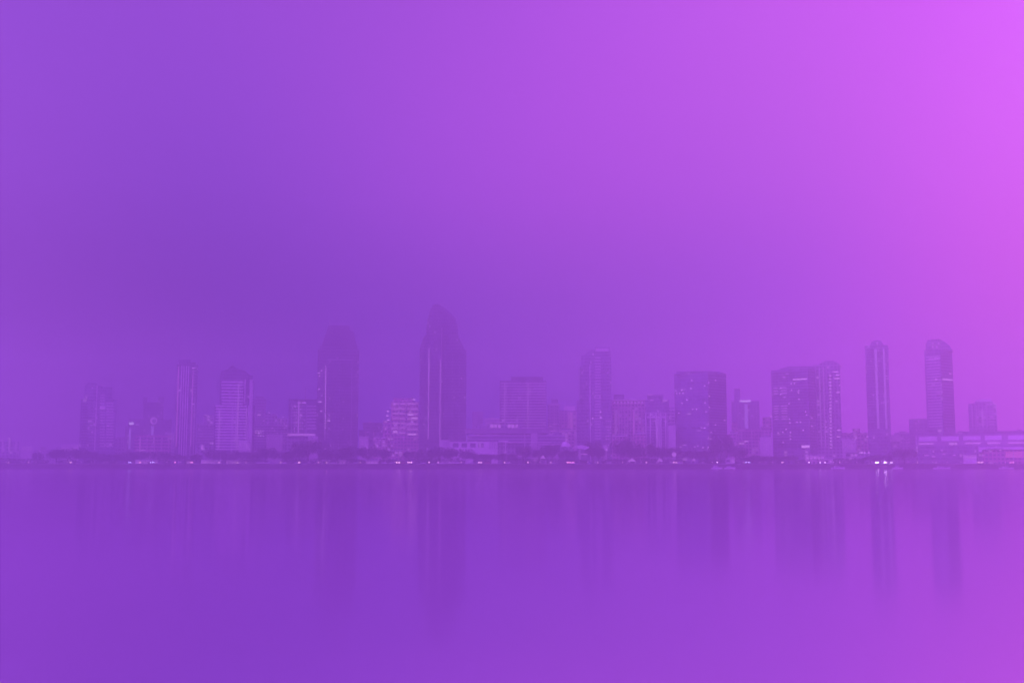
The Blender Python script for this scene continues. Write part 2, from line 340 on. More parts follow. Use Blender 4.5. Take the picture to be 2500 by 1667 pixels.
b.box('wall', 'deep', 704, 773, 974, v1=28); b.bands('window_band', 'pale', 749, 772, 990, 1052, 8, .35); b.bands('window_band', 'mid', 710, 745, 990, 1052, 8, .4)
b.ribs('pier', 'mid', [712, 748], 2, 985, 1060); b.box('lit_arcade', 'soft', 702, 770, 1058, 1064, -1.2, 0.4); b.wins('lit_panel', 'soft', [(731, 983, 8), (742, 983, 9), (721, 992, 5), (735, 1013, 7)], 6, 4); b.wins('lit_window', 'soft', scatter(716, 746, 996, 1056, 6, 9, .35), 2.6, 2.2)
b.box('antenna', 'metal', 745.3, 747, 942, 976, 10, 10.6); b.box('podium', 'mid', 698, 775, 1070, v0=-4, v1=20)
# first tapered tower
b = B('tapered_tower', 'tall dark tower with tapering flat topped roof, second tallest', 824, 1080)
b.box('wall', 'deep', 774, 875, 853, v1=36); b.frus('roof', 'slate', (779, 872), (799, 848), 853.5, 791, (3, 33, 12, 24)); b.box('parapet', 'deep', 781, 838, 845, 856, 0.8, 8)
b.frus('roof_slope', 'slate', (845, 872), (848, 860), 853.5, 806, (2, 34, 8, 26)); b.box('mast', 'metal', 804, 805.5, 773, 793, 16, 17)
b.wins('lit_window', 'lit', [(794.5, y) for y in range(895, 1046, 6)], 2.2, 2.2); b.wins('lit_window', 'lit', [(778,911,5),(785,905),(780,918),(786,966),(779,950,4),(781,981,9),(784,1004,4),(802,1027,7)], 3, 2.4)
b.ribs('rib', 'mid', [801, 828, 858], 1.4, 875); b.bands('window_band', 'glass', 830, 872, 880, 1085, 30, .4, -0.15); b.bands('window_band', 'glass', 776, 792, 880, 1085, 30, .4, -0.15); b.bands('cornice', 'mid', 800, 858, 876, 884, 1, .4, -0.6)
# low blocks between the tapered towers
b = B('office_block', 'low dark block with lit frames right of the second tallest tower', 903, 1150)
b.box('wall', 'dark', 876, 940, 1050, v1=20); b.box('upper_storeys', 'dark', 886, 934, 1031, 1055, 3, 18); b.ribs('pier', 'warm', [893, 912], 2.5, 1053); b.wins('lit_window', 'soft', [(896, 1054, 9), (904,1030,8)], 6, 2)
b = B('lit_midrise', 'warm lit stepped midrise beside the tallest tower', 980, 1070)
b.box('wall', 'rose', 935, 1022, 1027, v1=26); b.box('upper_storeys', 'rose', 955, 1022, 980, 1035, 2, 24); b.box('roof_plant', 'rose', 960, 1010, 970, 985, 6, 20)
b.bands('lit_floor', 'dim', 958, 990, 984, 1066, 7, .38); b.bands('lit_floor', 'dim', 994, 1020, 983, 1070, 7, .38); b.ribs('pier', 'rose', [991, 974], 2, 982, None, -0.6)
b.wins('lit_window', 'lit', [(947,1004,6),(946,1015,6),(948,1025,6),(1010,975,8),(1012,1020,14),(1002,1012,14),(965,1053,10),(1006,1060,18)], 6, 2.5)
# tallest tower
b = B('tapered_tower', 'tallest tower with sloping shoulders and narrow peaked crown', 1081, 1060)
b.box('wall', 'deep', 1024, 1138, 855, v1=34)
b.outline('left_shoulder', 'deep', [(1025,858),(1025,850),(1034,822),(1046,812),(1046,858)], 4, 26)
b.outline('crown', 'deep', [(1040,858),(1041,800),(1044,780),(1052,752),(1059,743),(1069,741),(1076,745),(1082,858)], 2, 28)
b.outline('right_shoulder', 'deep', [(1078,858),(1077,746),(1090,753),(1103,766),(1112,776),(1117,796),(1120,822),(1128,838),(1137,856)], 4, 30)
b.box('crown_window', 'glass', 1054, 1068, 777, 799, 1.2, 3); b.box('bay', 'deep', 1048, 1076, 800, None, -3, 3)
b.ribs('lit_strip', 'soft', [1046.5], 2.2, 852, 1072, -3.4); b.ribs('lit_strip', 'soft', [1074.5], 1.6, 878, 1090, -3.4); b.ribs('rib', 'pale', [1077.5], 1.4, 800, None, -1); b.ribs('rib', 'mid', [1087, 1104, 1121], 1.2, 862)
b.bands('window_band', 'glass', 1080, 1136, 866, 1064, 30, .4, -0.15); b.bands('window_band', 'glass', 1026, 1045, 866, 1064, 30, .4, -0.15); b.wins('lit_window', 'lit', [(1074,879),(1078,932),(1126,923),(1073,1012),(1047,1006),(1046,1000)], 2.4, 2.4)
# white podium
b = B('white_podium', 'white podium building with square dark openings at foot of the tallest tower', 1145, 990)
b.box('wall', 'white', 1074, 1215, 1078, v1=22); b.box('stair_block', 'pale', 1075, 1098, 1074, 1094, -2, 6); b.wins('opening', 'glass', [(1112.5,1086.5),(1133.5,1086.5),(1154.5,1086.5),(1174.5,1086.5)], 13, 10.5); b.ribs('fin', 'mid', [1082,1086,1090], 1, 1077, 1091, -2.3)
b.ribs('column', 'mid', [1196,1202,1208], 1.2, 1070, 1096, -1); b.box('canopy', 'white', 1218, 1240, 1075, 1078, -2, 8); b.box('canopy_post', 'white', 1233, 1235, 1078, None, -1, 0); b.wins('lit_window', 'soft', [(1178,1088),(1230,1086)], 2.5, 2.5)
b = B('office_block', 'small faint block with floor lines between tallest tower and wide hotel slab', 1166, 1450)
b.box('wall', 'mid', 1153, 1180, 1005, v1=20); b.bands('window_band', 'dark', 1154, 1179, 1009, 1046, 7, .45)
b = B('long_hall', 'long low flat roofed hall with a lit upper lounge before the hotel slab', 1258, 1020)
b.box('wall', 'mid', 1140, 1380, 1062, v1=24); b.box('roof', 'roof', 1136, 1340, 1046, 1058, -2, 22); b.bands('window_band', 'glass', 1143, 1376, 1066, 1096, 4, .45, -.3); b.box('stair_block', 'plain', 1296, 1312, 1056, None, -2, 8); b.box('terrace', 'pale', 1230, 1345, 1078, 1081, -3, 0.3); b.box('roof_plant', 'dark', 1352, 1372, 1055, 1066, 5, 14); b.box('wing', 'plain', 1314, 1378, 1083, v0=-5, v1=1); b.bands('wing_window', 'glass', 1318, 1376, 1087, 1097, 2, .5, -5.3); b.box('upper_lounge', 'mid', 1162, 1272, 1036, 1050, 3, 16); b.box('upper_roof', 'pale', 1190, 1256, 1029, 1031.5, 1, 14, label='thin lit roof edge')
b.wins('lit_window', 'soft', [(1201,1040,8),(1210,1040,6),(1219,1040,7),(1243,1040,7),(1252,1040,7),(1261,1040,6)], 7, 8, 2.4); b.wins('lit_window', 'lit', [(1161,1050),(1228,1026)], 2.5, 2.5); b.ribs('column', 'pale', [1281], 2, 1058); b.ribs('pier', 'mid', [1182, 1345], 2, 1064)
# hotel slab
b = B('hotel_slab', 'wide rectangular hotel slab with horizontal floor lines', 1277, 1130)
b.box('wall', 'deep', 1220, 1334, 929, v1=22); b.box('roof_plant', 'deep', 1248, 1326, 919, 934, 4, 18); b.bands('balcony', 'pale', 1222, 1333, 934, 1070, 20, .42); b.ribs('pier', 'mid', [1270], 2.5, 938, 960, -0.5)
b = B('office_block', 'narrow block with thin piers right of the wide hotel slab', 1352, 1180)
b.box('wall', 'mid', 1337, 1367, 987, v1=20); b.box('cap', 'pale', 1339, 1366, 985.5, 989, -0.6, 18); b.box('roof_plant', 'dark', 1346, 1362, 974, 990, 5, 15); b.ribs('pier', 'pale', [1354, 1365], 1.5, 990); b.wins('lit_window', 'soft', [(1354,1035,9),(1351,1052,14),(1344,1040)], 8, 2.5)
b = B('office_block', 'plain block with pale rounded cap left of the slim balcony tower', 1386, 1200)
b.box('wall', 'warm', 1366, 1408, 1002, v1=20); b.box('cap', 'white', 1377, 1405, 991, 1004, 1, 16); b.ribs('pier', 'mid', [1372, 1380, 1390, 1400], 1.2, 1004)
b = B('domed_pavilion', 'small pavilion with pale rounded roof dome beside the curved pavilion', 1380, 1010)
b.box('wall', 'mid', 1364, 1398, 1090, v1=12); bm = bmesh.new(); bmesh.ops.create_uvsphere(bm, u_segments=20, v_segments=12, radius=1, matrix=Matrix.Translation((b.u(1380), 6, b.z(1089))) @ Matrix.Diagonal((4.4, 4.0, 4.2, 1))); b.part('dome', 'white', bm)
# balcony tower
b = B('slim_tower', 'slim balcony tower with a lit rooftop cap right of centre', 1455, 1050)
b.box('wall', 'dark', 1420, 1493, 868, v1=26); b.box('side_wing', 'dark', 1408, 1424, 978, v0=2, v1=20); b.box('upper_wing', 'dark', 1416, 1424, 893, v0=1, v1=22); b.outline('crown', 'dark', [(1422,872),(1430,862),(1442,853),(1490,854),(1492,872)], 3, 22); b.box('lit_cap', 'pale', 1454, 1486, 850, 857.5, 2, 16); b.box('roof_plant', 'dark', 1452, 1488, 846, 851, 4, 14)
b.ribs('rib', 'white', [1441], 2, 890); b.ribs('rib', 'mid', [1433, 1425, 1414], 1.3, 900); b.bands('balcony', 'pale', 1452, 1467, 872, 1076, 29, .42); b.bands('balcony', 'mid', 1480, 1492, 880, 1076, 28, .42); b.bands('balcony', 'mid', 1418, 1430, 1030, 1076, 6, .42)
b.wins('lit_window', 'lit', [(1467,1019,5),(1466,1005,3),(1448,865,2),(1447,1021,4)], 3, 3); b.wins('lit_window', 'soft', scatter(1478, 1493, 1024, 1090, 3, 9, .5), 3, 2.5)
# corniced hotel
b = B('corniced_hotel', 'broad hotel with pale cornice and a row of small arches', 1535, 1080)
b.box('wall', 'warm', 1494, 1578, 977, v1=26); b.box('cornice', 'white', 1497, 1577, 974, 977.5, -1, 20); b.box('roof_plant', 'dark', 1498, 1524, 962, 978, 6, 18)
b.wins('arch', 'soft', [(1500 + 8.5 * i, 982.5) for i in range(9)], 4.5, 5); b.ribs('pier', 'pale', [1500,1506,1512,1518,1524,1532,1540,1550,1560,1570], 1.6, 998); b.box('string_course', 'pale', 1505, 1538, 996, 998, -0.6, 0.4); b.wins('window', 'glass', scatter(1512, 1545, 1026, 1085, 5, 9, .7), 2.6, 3, -0.2)
b = B('stepped_hotel', 'stepped hotel with pale framed window columns left of the big dark slab', 1604, 1060)
b.box('wall', 'mid', 1573, 1633, 1006, v1=24); b.box('upper_storeys', 'dark', 1576, 1633, 976, 1010, 3, 22); b.box('crown', 'dark', 1580, 1620, 963, 980, 5, 18); b.box('wing', 'mid', 1630, 1649, 995, v0=3, v1=22)
b.ribs('pier', 'white', [1577, 1588, 1602, 1609, 1614, 1625], 2.2, 1008); b.bands('window', 'glass', 1590.5, 1600, 1022, 1086, 9, .6); b.bands('window', 'glass', 1616, 1623.5, 1022, 1090, 9, .6); b.bands('window', 'glass', 1580, 1586, 1022, 1086, 9, .6); b.wins('lit_window', 'soft', [(1587,963,12),(1627,978,6),(1592,977,8)], 6, 2.5); b.box('gable', 'white', 1580, 1626, 1018, 1020, -1, 0.4); b.outline('pediment', 'pale', [(1590,1018),(1600,1012),(1610,1018)], -1, 0.4); b.bands('window_band', 'pale', 1634, 1647, 1000, 1088, 12, .35, 2.7)
# big dark slab
b = B('glass_slab', 'big dark slab tower with scattered lit windows, half hidden by a tall tree', 1710, 1040)
b.corner('wall', 'dark', 1646, 1730, 1776, 908, phi=32)
b.outline('parapet', 'dark', [(1650,912),(1650,903),(1730,903),(1755,905),(1774,911)], 12, 26)
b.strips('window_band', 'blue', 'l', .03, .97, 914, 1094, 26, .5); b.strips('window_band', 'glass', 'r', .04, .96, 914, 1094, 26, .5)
def face_wins(b, pts, x0, xs, x1, m='lit', w=3.0, h=2.6):
    for x, y in pts:
        if x < xs: t = (x - x0) / (xs - x0); dt = w / (xs - x0) / 2; f = 'l'
        else: t = (x - xs) / (x1 - xs); dt = w / (x1 - xs) / 2; f = 'r'
        b.strip('lit_window', m, f, max(0.01, t - dt), min(.99, t + dt), y - h / 2, y + h / 2, 0.5)
face_wins(b, [(1690,926),(1730.5,934),(1748,927),(1722,942),(1650,950),(1665,949),(1652,957),(1660,957),(1668,957),(1688,946),(1731,967),(1678,974),(1665,982),(1722,983),(1692,998),(1701,998),(1724,1005),(1657,1006),(1731,994),(1746,1036),(1734,1055),(1734,1071),(1720,1044),(1712,1043),(1735,1087),(1728,1091),(1715,1092),(1703,1088),(1695,1090),(1660,1090),(1769,1024)], 1646, 1730, 1776)
b = B('office_block', 'midrise behind big dark slab with one bright rooftop sign bar', 1818, 1250)
b.box('wall', 'dark', 1787, 1855, 979, v1=26); b.box('slim_core', 'dark', 1793, 1807, 948, 990, 4, 18); b.box('sign_bar', 'sign', 1806, 1833, 977, 981, -0.8, 0.4); b.bands('window_band', 'mid', 1790, 1852, 986, 1090, 15, .35)
b = B('warm_midrise', 'low warm tinted midrise in front of the block with rooftop sign bar', 1835, 1090)
b.box('wall', 'warm', 1788, 1882, 1048, v1=20); b.box('upper_storeys', 'warm', 1862, 1884, 1018, 1055, 2, 18); b.box('upper_storeys', 'warm', 1786, 1800, 1030, 1055, 2, 18); b.wins('window', 'glass', scatter(1812, 1830, 1052, 1075, 4, 4, .8) + scatter(1842, 1860, 1052, 1075, 4, 4, .8), 2.4, 3); b.ribs('pier', 'pale', [1811, 1836, 1866], 1.6, 1050); b.wins('lit_window', 'lit', [(1794,1080,10),(1822,1077,10),(1810,1082,12),(1883,1017,5),(1883,1087,6)], 5, 2.5)
# twin slab
b = B('twin_slab', 'left wide slab of the twin glass towers with lit dots and a bright bar', 1937, 1050)
b.corner('wall', 'dark', 1884, 1975, 1993, 900, phi=25); b.outline('crown', 'dark', [(1890,906),(1906,897),(1925,892.5),(1985,893),(1990,906)], 8, 24)
b.strips('window_band', 'glass', 'l', .02, .98, 906, 1096, 27, .45); b.strips('window_band', 'glass', 'r', .04, .96, 906, 1096, 27, .45)
face_wins(b, [(1907,945),(1907,960),(1934,935),(1942,935),(1934,951),(1952,953),(1951,958),(1952,974),(1927,984),(1967,1005),(1969,1013),(1945,1030),(1954,1030),(1928,1031),(1927,1022),(1929,1055),(1928,1063),(1928,1071),(1898,1055),(1910,1054),(1918,1047),(1910,1079),(1960,1050),(1981,1020),(1980,1040)], 1884, 1975, 1993)
for y in (943, 950, 957, 988, 994, 1000, 1006, 1014, 1020): b.strip('lit_floor', 'soft', 'l', .06, .18, y, y + 2, 0.45); b.strip('lit_floor', 'soft', 'l', .26, .42, y, y + 2, 0.45)
b.strip('lit_bar', 'lit', 'l', .60, .97, 924, 926.5, 0.6); b.strip('lit_lobby', 'lit', 'l', .78, .99, 1087, 1093, 0.6)
b = B('twin_slab', 'right slab of the twin glass towers with a lit column of windows', 2022, 1065)
b.box('wall', 'mid', 1989, 2053, 890, v1=26); b.outline('crown', 'mid', [(1990,894),(2005,885),(2016,880),(2036,881),(2048,888),(2053,894)], 3, 22); b.wins('lit_window', 'lit', [(2026.5 + (y - 917) * .012, y) for y in range(917, 1094, 8)], 5, 2.4); b.bands('window_band', 'dark', 2032, 2052, 900, 1096, 24, .4); b.bands('window_band', 'dark', 1992, 2020, 900, 1096, 24, .25); b.wins('lit_window', 'lit', [(2040,908,14),(2045,916,9),(2043,924,14),(2046,958,8),(2050,941,3),(2048,1050,9),(2047,1066,9),(2016,1042,4)], 5, 2.4)
# low block behind the pier
b = B('long_terminal', 'low warm block spreading right from foot of the twin glass towers', 2100, 1100)
b.box('wall', 'warm', 2050, 2130, 1056, v1=20); b.box('roof', 'pale', 2128, 2198, 1062, 1078, -2, 22, label='pale roof edge'); b.box('wing', 'mid', 2124, 2196, 1076, v0=0, v1=20); b.wins('lit_window', 'lit', [(2118,1066,5),(2090,1069)], 4, 2.5); b.box('gable', 'warm', 2082, 2100, 1046, 1060, 2, 10); b.wins('lit_window', 'soft', [(2138,1087,7),(2090,1089,3)], 5, 3)
b = B('glass_tower', 'left of the two slim dark towers standing alone at right', 2143, 1030)
def lean(b, m, pts, v0, v1, name='wall'): return b.outline(name, m, pts, v0, v1)
b.box('wall', 'dark', 2116, 2172, 843, v1=24); b.outline('crown', 'dark', [(2122,846),(2127,833),(2137,829),(2151,831),(2156,840),(2162,846)], 4, 20); b.bands('window_band', 'glass', 2118, 2170, 852, 1050, 32, .4); b.bands('balcony', 'mid', 2120, 2134, 965, 1048, 12, .35, -0.6); b.wins('lit_window', 'soft', [(2162,890,5),(2164,918,5),(2166,925,5),(2132,964,6),(2155,983,8)], 5, 2)
b = B('glass_tower', 'right of the two slim dark towers with balconies and curved sloping top', 2296, 1030)
b.corner('wall', 'dark', 2262, 2302, 2331, 852, phi=30); b.outline('crown', 'dark', [(2259,856),(2260,838),(2264,828),(2292,826),(2306,833),(2318,843),(2327,856)], 5, 24)
b.strips('balcony', 'pale', 'l', .12, .95, 868, 1046, 25, .4, 0.5); b.strips('window_band', 'glass', 'r', .05, .95, 866, 1046, 25, .5); b.strip('lit_balcony', 'soft', 'l', .3, .95, 873, 875.5, 0.8); b.strip('lit_window', 'lit', 'r', .05, .9, 924, 927, 0.6); b.strip('lit_window', 'lit', 'l', .6, .75, 924, 927, 0.8); b.strip('lit_window', 'lit', 'r', .65, .8, 909, 911, 0.6)
b = B('low_building', 'small square block left of the right slim tower base', 2244, 1150)
b.box('wall', 'dark', 2220, 2268, 1022, v1=20); b.wins('lit_window', 'soft', [(2236,1034,3),(2238,1050,3)], 3, 3)
b = B('apartment_block', 'short pale apartment tower with ribs, rightmost tower', 2400, 1120)
b.box('wall', 'mid', 2366, 2435, 985, v1=24); b.box('roof_cap', 'white', 2383, 2420, 974, 980, 3, 16); b.box('roof_plant', 'mid', 2380, 2424, 979, 990, 4, 18); b.ribs('pier', 'pale', [2374, 2385, 2410, 2433], 2.2, 990, 1042); b.bands('balcony', 'pale', 2389, 2406, 1002, 1040, 6, .4); b.bands('balcony', 'pale', 2413, 2428, 1002, 1040, 6, .4); b.wins('window', 'glass', [(2393,1020),(2393,1028)], 6, 6)
b = B('low_building', 'low grey roofline below the rightmost apartment tower', 2430, 1100)
b.box('wall', 'dark', 2350, 2520, 1052, v1=20); b.box('roof_plant', 'dark', 2402, 2410, 1048, 1056, 4, 10); b.box('roof_plant', 'dark', 2484, 2494, 1049, 1056, 4, 10)
# mid-rise infill seen between the towers
for x0, x1, yt, Y, m, lab in (
 (52,80,1090,1180,'pale','small pale block right of the far left lit columns'),
 (150,192,1086,1240,'pale','low pale block touching left side of the stepped crown condo'),
 (402,428,1058,1120,'mid','narrow grey block between rose facade and slim ribbed tower'),
 (486,510,1048,1220,'pale','small pale block behind the lit shop row'),
 (650,690,1062,1060,'pale','pale lowrise in front of the speckled midrise'),
 (876,900,1066,1070,'pale','pale lowrise at right foot of the second tallest tower'),
 (912,942,1068,1060,'warm','warm lowrise left of the warm lit midrise'),
 (1182,1222,1022,1420,'mid','faint distant block left of the wide hotel slab'),
 (1338,1366,1058,1080,'pale','pale lowrise at right foot of the wide hotel slab'),
 (1366,1410,1050,1100,'warm','warm lowrise below the block with rounded pale cap'),
 (1495,1530,1064,1030,'warm','warm annex at left foot of the corniced hotel'),
 (1548,1578,1058,1040,'rose','rose annex between corniced hotel and pale framed hotel'),
 (1632,1650,1040,1045,'pale','narrow pale annex left of the big dark slab'),
 (1778,1800,1058,1050,'warm','warm narrow block right of the tallest park tree'),
 (1855,1886,1068,1045,'pale','pale lowrise at left foot of the twin slabs'),
 (2054,2090,1072,1060,'pale','pale lowrise right of the twin slabs'),
 (1010,1026,1062,1080,'mid','narrow grey lowrise at left foot of the tallest tower'),
 (1404,1424,1060,1090,'pale','pale narrow lowrise at left foot of the slim balcony tower'),
 (1484,1500,1046,1120,'mid','slim grey block between slim balcony tower and corniced hotel'),
 (1858,1876,1040,1180,'mid','slim faint block between warm midrise and twin slabs'),
 (752,776,1066,1040,'pale','pale lowrise behind the tall round tree'),
 (582,612,1076,975,'pale','pale lowrise at foot of the balcony condo'),
 (2184,2224,1056,1200,'mid','faint low block between the two slim dark towers'),
 (2330,2368,1056,1200,'mid','faint low block right of the slim tower with sloping top'),
 (2438,2500,1060,1180,'pale','pale low block at right edge beyond the pier terminal')):
    b = B('lowrise_block', lab, (x0 + x1) / 2, Y); b.box('wall', m, x0, x1, yt, v1=16)
    w = x1 - x0; b.box('roof_plant', 'mid', x0 + w * rnd(.1, .3), x0 + w * rnd(.5, .8), yt - rnd(3, 5), yt + 3, 4, 11); b.box('parapet', 'white', x0 - .4, x1 + .4, yt - .8, yt + 1.2, -0.5, 0.6)
    b.wins('lit_window', 'soft', scatter(x0 + 2, x1 - 2, yt + 4, 1098, max(2, int(w / 6)), 5, .35), 3, 2.2)
# faint glowing strips added to the fronts to throw light streaks on the water
FAINT = {k: mat('added_streak_glow_' + k, (0.4, 0.4, 0.45), emit=c, strength=st) for k, c, st in (('warm', (1.0, .45, .85), .26), ('pink', (1.0, .25, .6), .30), ('cool', (.5, .36, 1.0), .40), ('bright', (.95, .55, 1.0), .17))}
for part_, x, w, y0, y1, k, v in (
 ('dark hotel block', 317, 5, 1045, 1096, 'cool', -3.4), ('dark hotel block', 372, 7, 1040, 1062, 'cool', -.4), ('low rose', 342, 3.5, 1066, 1100, 'pink', -.6),
 ('slim tower with bright', 433, 2.6, 895, 1090, 'pink', -.4), ('slim tower with bright', 468.5, 2.4, 905, 1090, 'pink', -.4),
 ('stepped condo with rows', 535, 2, 1000, 1096, 'warm', -.5), ('stepped condo with rows', 580.5, 2.4, 936, 1096, 'warm', -.6), ('stepped condo with rows', 601, 1.6, 995, 1096, 'warm', -.6),
 ('midrise block speckled', 685, 2.4, 1022, 1096, 'warm', 2.6), ('square office', 729, 3.4, 984, 1056, 'warm', -.6), 
 ('tall dark tower with tapering', 794.5, 1.6, 895, 1075, 'warm', -.3), ('tallest tower', 1046.5, 1.4, 852, 1072, 'warm', -3.7), ('white podium', 1172, 5, 1080, 1094, 'warm', -.5),
 ('wide rectangular hotel', 1232, 2, 934, 1066, 'warm', -.6), ('wide rectangular hotel', 1289, 2.4, 934, 1066, 'warm', -.6), ('plain block with pale', 1393, 11, 1006, 1070, 'pink', -.4),
 ('broad hotel', 1504, 4, 1000, 1090, 'warm', -.4), ('broad hotel', 1548, 5, 1000, 1090, 'pink', -.4), ('stepped hotel', 1605, 3, 1022, 1090, 'warm', -.4),
 ('midrise behind', 1822, 8, 986, 1046, 'cool', -.4), ('right slab of', 2003, 3, 896, 1092, 'bright', -.4), ('right slab of', 2013, 2, 896, 1092, 'warm', -.4),
 ('left of the two slim', 2141, 6, 852, 1046, 'bright', -.7), ('left of the two slim', 2161, 5, 852, 1046, 'bright', -.7), ('short pale apartment', 2399, 4, 1000, 1042, 'warm', -.6), ('small block with three', 23, 3, 1072, 1100, 'warm', -1.2)):
    q = next(q for l, q in BLD.items() if l.startswith(part_)); q.box('added_glow_strip', FAINT[k], x - w / 2, x + w / 2, y0, y1, v, 0.4)
# pier terminal with pale panels
b = B('pier_terminal', 'long pier terminal with a row of five pale wall panels', 2370, 960)
b.box('wall', 'shade', 2234, 2540, 1062, v1=26)
for x0, x1, y0, y1 in ((2243,2288,1065,1076),(2298,2341,1065,1076),(2351,2394,1064,1074),(2404,2446,1063,1074),(2461,2520,1063,1074)): b.box('panel', 'white', x0, x1, y0, y1, -0.6, 0.4)
for x0, x1, y0 in ((2243,2280,1080.5),(2356,2394,1079.5),(2410,2442,1079.5),(2461,2520,1079.5)): b.box('lit_door', 'soft', x0, x1, y0, y0 + 4, -0.6, 0.4)
b.ribs('column', 'pale', [2237], 2.5, 1062); b.box('base', 'dark', 2236, 2540, 1086, v0=-1.5, v1=1); b.wins('lit_window', 'soft', [(2262,1111,9),(2279,1114,8),(2300,1099,6),(2304,1108,8),(2330,1111,6),(2346,1113,5)], 6, 3, -1.9)
# lettering on the terminal
def letters(b, text, x0, yt, h, m, v=-0.5, wd=None):
    cu = bpy.data.curves.new('lettering', 'FONT'); cu.body = text; cu.size = 1.0; cu.extrude = 0.12
    o = bpy.data.objects.new('lettering', cu); COL.objects.link(o)
    bpy.context.view_layer.update()
    dg = bpy.context.evaluated_depsgraph_get(); me = bpy.data.meshes.new_from_object(o.evaluated_get(dg)); bpy.data.objects.remove(o)
    hm = b.z(yt) - b.z(yt + h); s = hm / 0.70
    me.transform(Matrix.Diagonal((s, s, 1, 1))); me.transform(Matrix.Rotation(R_(90), 4, 'X')); me.transform(Matrix.Translation((b.u(x0), v, b.z(yt + h))))
    me.materials.clear(); me.materials.append(M[m]); q = bpy.data.objects.new('lettering', me); COL.objects.link(q); q.parent = b.o; return q
letters(b, 'PIER', 2313, 1080, 7.5, 'lit', -0.5)
b = B('warehouse', 'white roofed waterfront shed at right edge with pink lit front', 2450, 935)
b.box('wall', 'rose', 2396, 2540, 1098, v1=14); b.box('roof', 'white', 2389, 2540, 1091, 1097, -3, 16); b.box('end_post', 'white', 2389, 2398, 1095, 1103, -3, 0); b.box('roof_slot', 'dark', 2402, 2450, 1093.5, 1095.5, -3.4, -2); b.box('lit_bay', mat('pink_lit_bay', (.5,.3,.35), emit=(1.0,.22,.45), strength=0.36), 2455, 2530, 1102, 1117, -0.4, 0.4); b.ribs('post', 'pale', [2474, 2497], 1.6, 1097, None, -0.8); b.wins('lit_window', 'lit', [(2442,1098,4)], 4, 2.5)
b = B('curved_pavilion', 'pale curved roof pavilion among trees below the slim balcony tower', 1419, 960)
b.outline('roof', 'white', [(1401,1092),(1403,1088),(1412,1086.5),(1422,1086),(1432,1089),(1439,1091),(1437,1094),(1428,1097),(1414,1095)], -2, 10); b.box('wall', 'pale', 1413, 1418, 1094, 1130, -1, 6); b.box('wall', 'pale', 1397, 1402, 1098, 1112, -1, 5); b.box('lit_window', 'soft', 1418, 1434, 1107, 1110, -0.5, 1); b.box('base', 'dark', 1396, 1437, 1108, v0=0, v1=7)
b = B('stair_tower', 'pale stepped structure rising between trees left of the corniced hotel', 1476, 980)
for i in range(6): b.box('landing', 'pale', 1466 + 2.4 * i, 1480 + 1.0 * i, 1112 - 4.6 * i, 1117 - 4.6 * i, 0.4 * i, 6 + .4 * i)
b.box('wall', 'pale', 1472, 1482, 1086, v0=6, v1=10); b.wins('lamp', 'lit', [(1481, 1098)], 3, 3, -0.4)

# low lit pavilions, sheds and halls along the park
LOW = [  # x0,x1,yt,Y,mat,label
 (330,388,1121.5,938,'white','wide pale pavilion lit below the turreted hotel'),
 (424,434,1121,936,'pale','tiny pale kiosk left of the small lit shed'),
 (452,477,1122,940,'warm','small warm lit shed under trees below the slim ribbed tower'),
 (490,543,1121.5,938,'white','pale flat pavilion below the balcony condo, with a mast beside it'),
 (552,590,1122,940,'white','pale flat shed under trees at right foot of the balcony condo'),
 (755,770,1122,940,'pale','small pale hut under the tall round tree left of tapered tower'),
 (786,808,1122,940,'pale','pale hut below the second tallest tower'),
 (825,846,1122.5,938,'warm','warm hut under trees right of the second tallest tower'),
 (893,925,1123,938,'warm','lit open shelter under the long tree row'),
 (950,985,1098,985,'rose','rose coloured low house showing through a gap in the trees'),
 (1300,1312,1117,940,'warm','small reddish hut among trees below wide hotel slab'),
 (1965,2015,1111,930,'warm','pink lit two storey boathouse at foot of the twin slabs'),
 (2012,2034,1119,926,'pale','pale low annex right of the pink lit boathouse'),
 (1770,1795,1118,932,'pale','pale hut below the big dark tree beside the slab'),
 (2350,2385,1109,945,'white','pale flat shed in front of the pier terminal'),
 (2064,2096,1104,950,'mid','grey dockside hall with a row of small lit windows on its right wing'),
]
for x0, x1, yt, Y, m, lab in LOW:
    b = B('waterfront_shed' if yt > 1110 else 'low_house', lab, (x0 + x1) / 2, Y, 'shed' if yt > 1110 else 'house')
    b.box('wall', m, x0 + 1, x1 - 1, yt + 2.2, v1=7); b.box('roof', 'pale' if m != 'mid' else 'roof', x0, x1, yt, yt + 2.6, -1.2, 8)
    n = max(1, int((x1 - x0) / 9)); w = (x1 - x0 - 4) / n
    for i in range(n): b.box('lit_bay' if i % 3 else 'door', 'soft' if i % 3 or m in ('white', 'warm') else 'glass', x0 + 2 + w * (i + .12), x0 + 2 + w * (i + .88), yt + 4.2, yt + 9.5, -0.25, .4)
    if yt == 1104: b.box('side_wing', 'mid', 2096, 2126, 1101, v0=0.4, v1=6); b.wins('lit_window', 'lit', [(2098.5,1105,1.2),(2104,1105,5),(2110,1105,1.2),(2112,1105,1.4),(2121,1105,3)], 3, 3.4, 0.0)
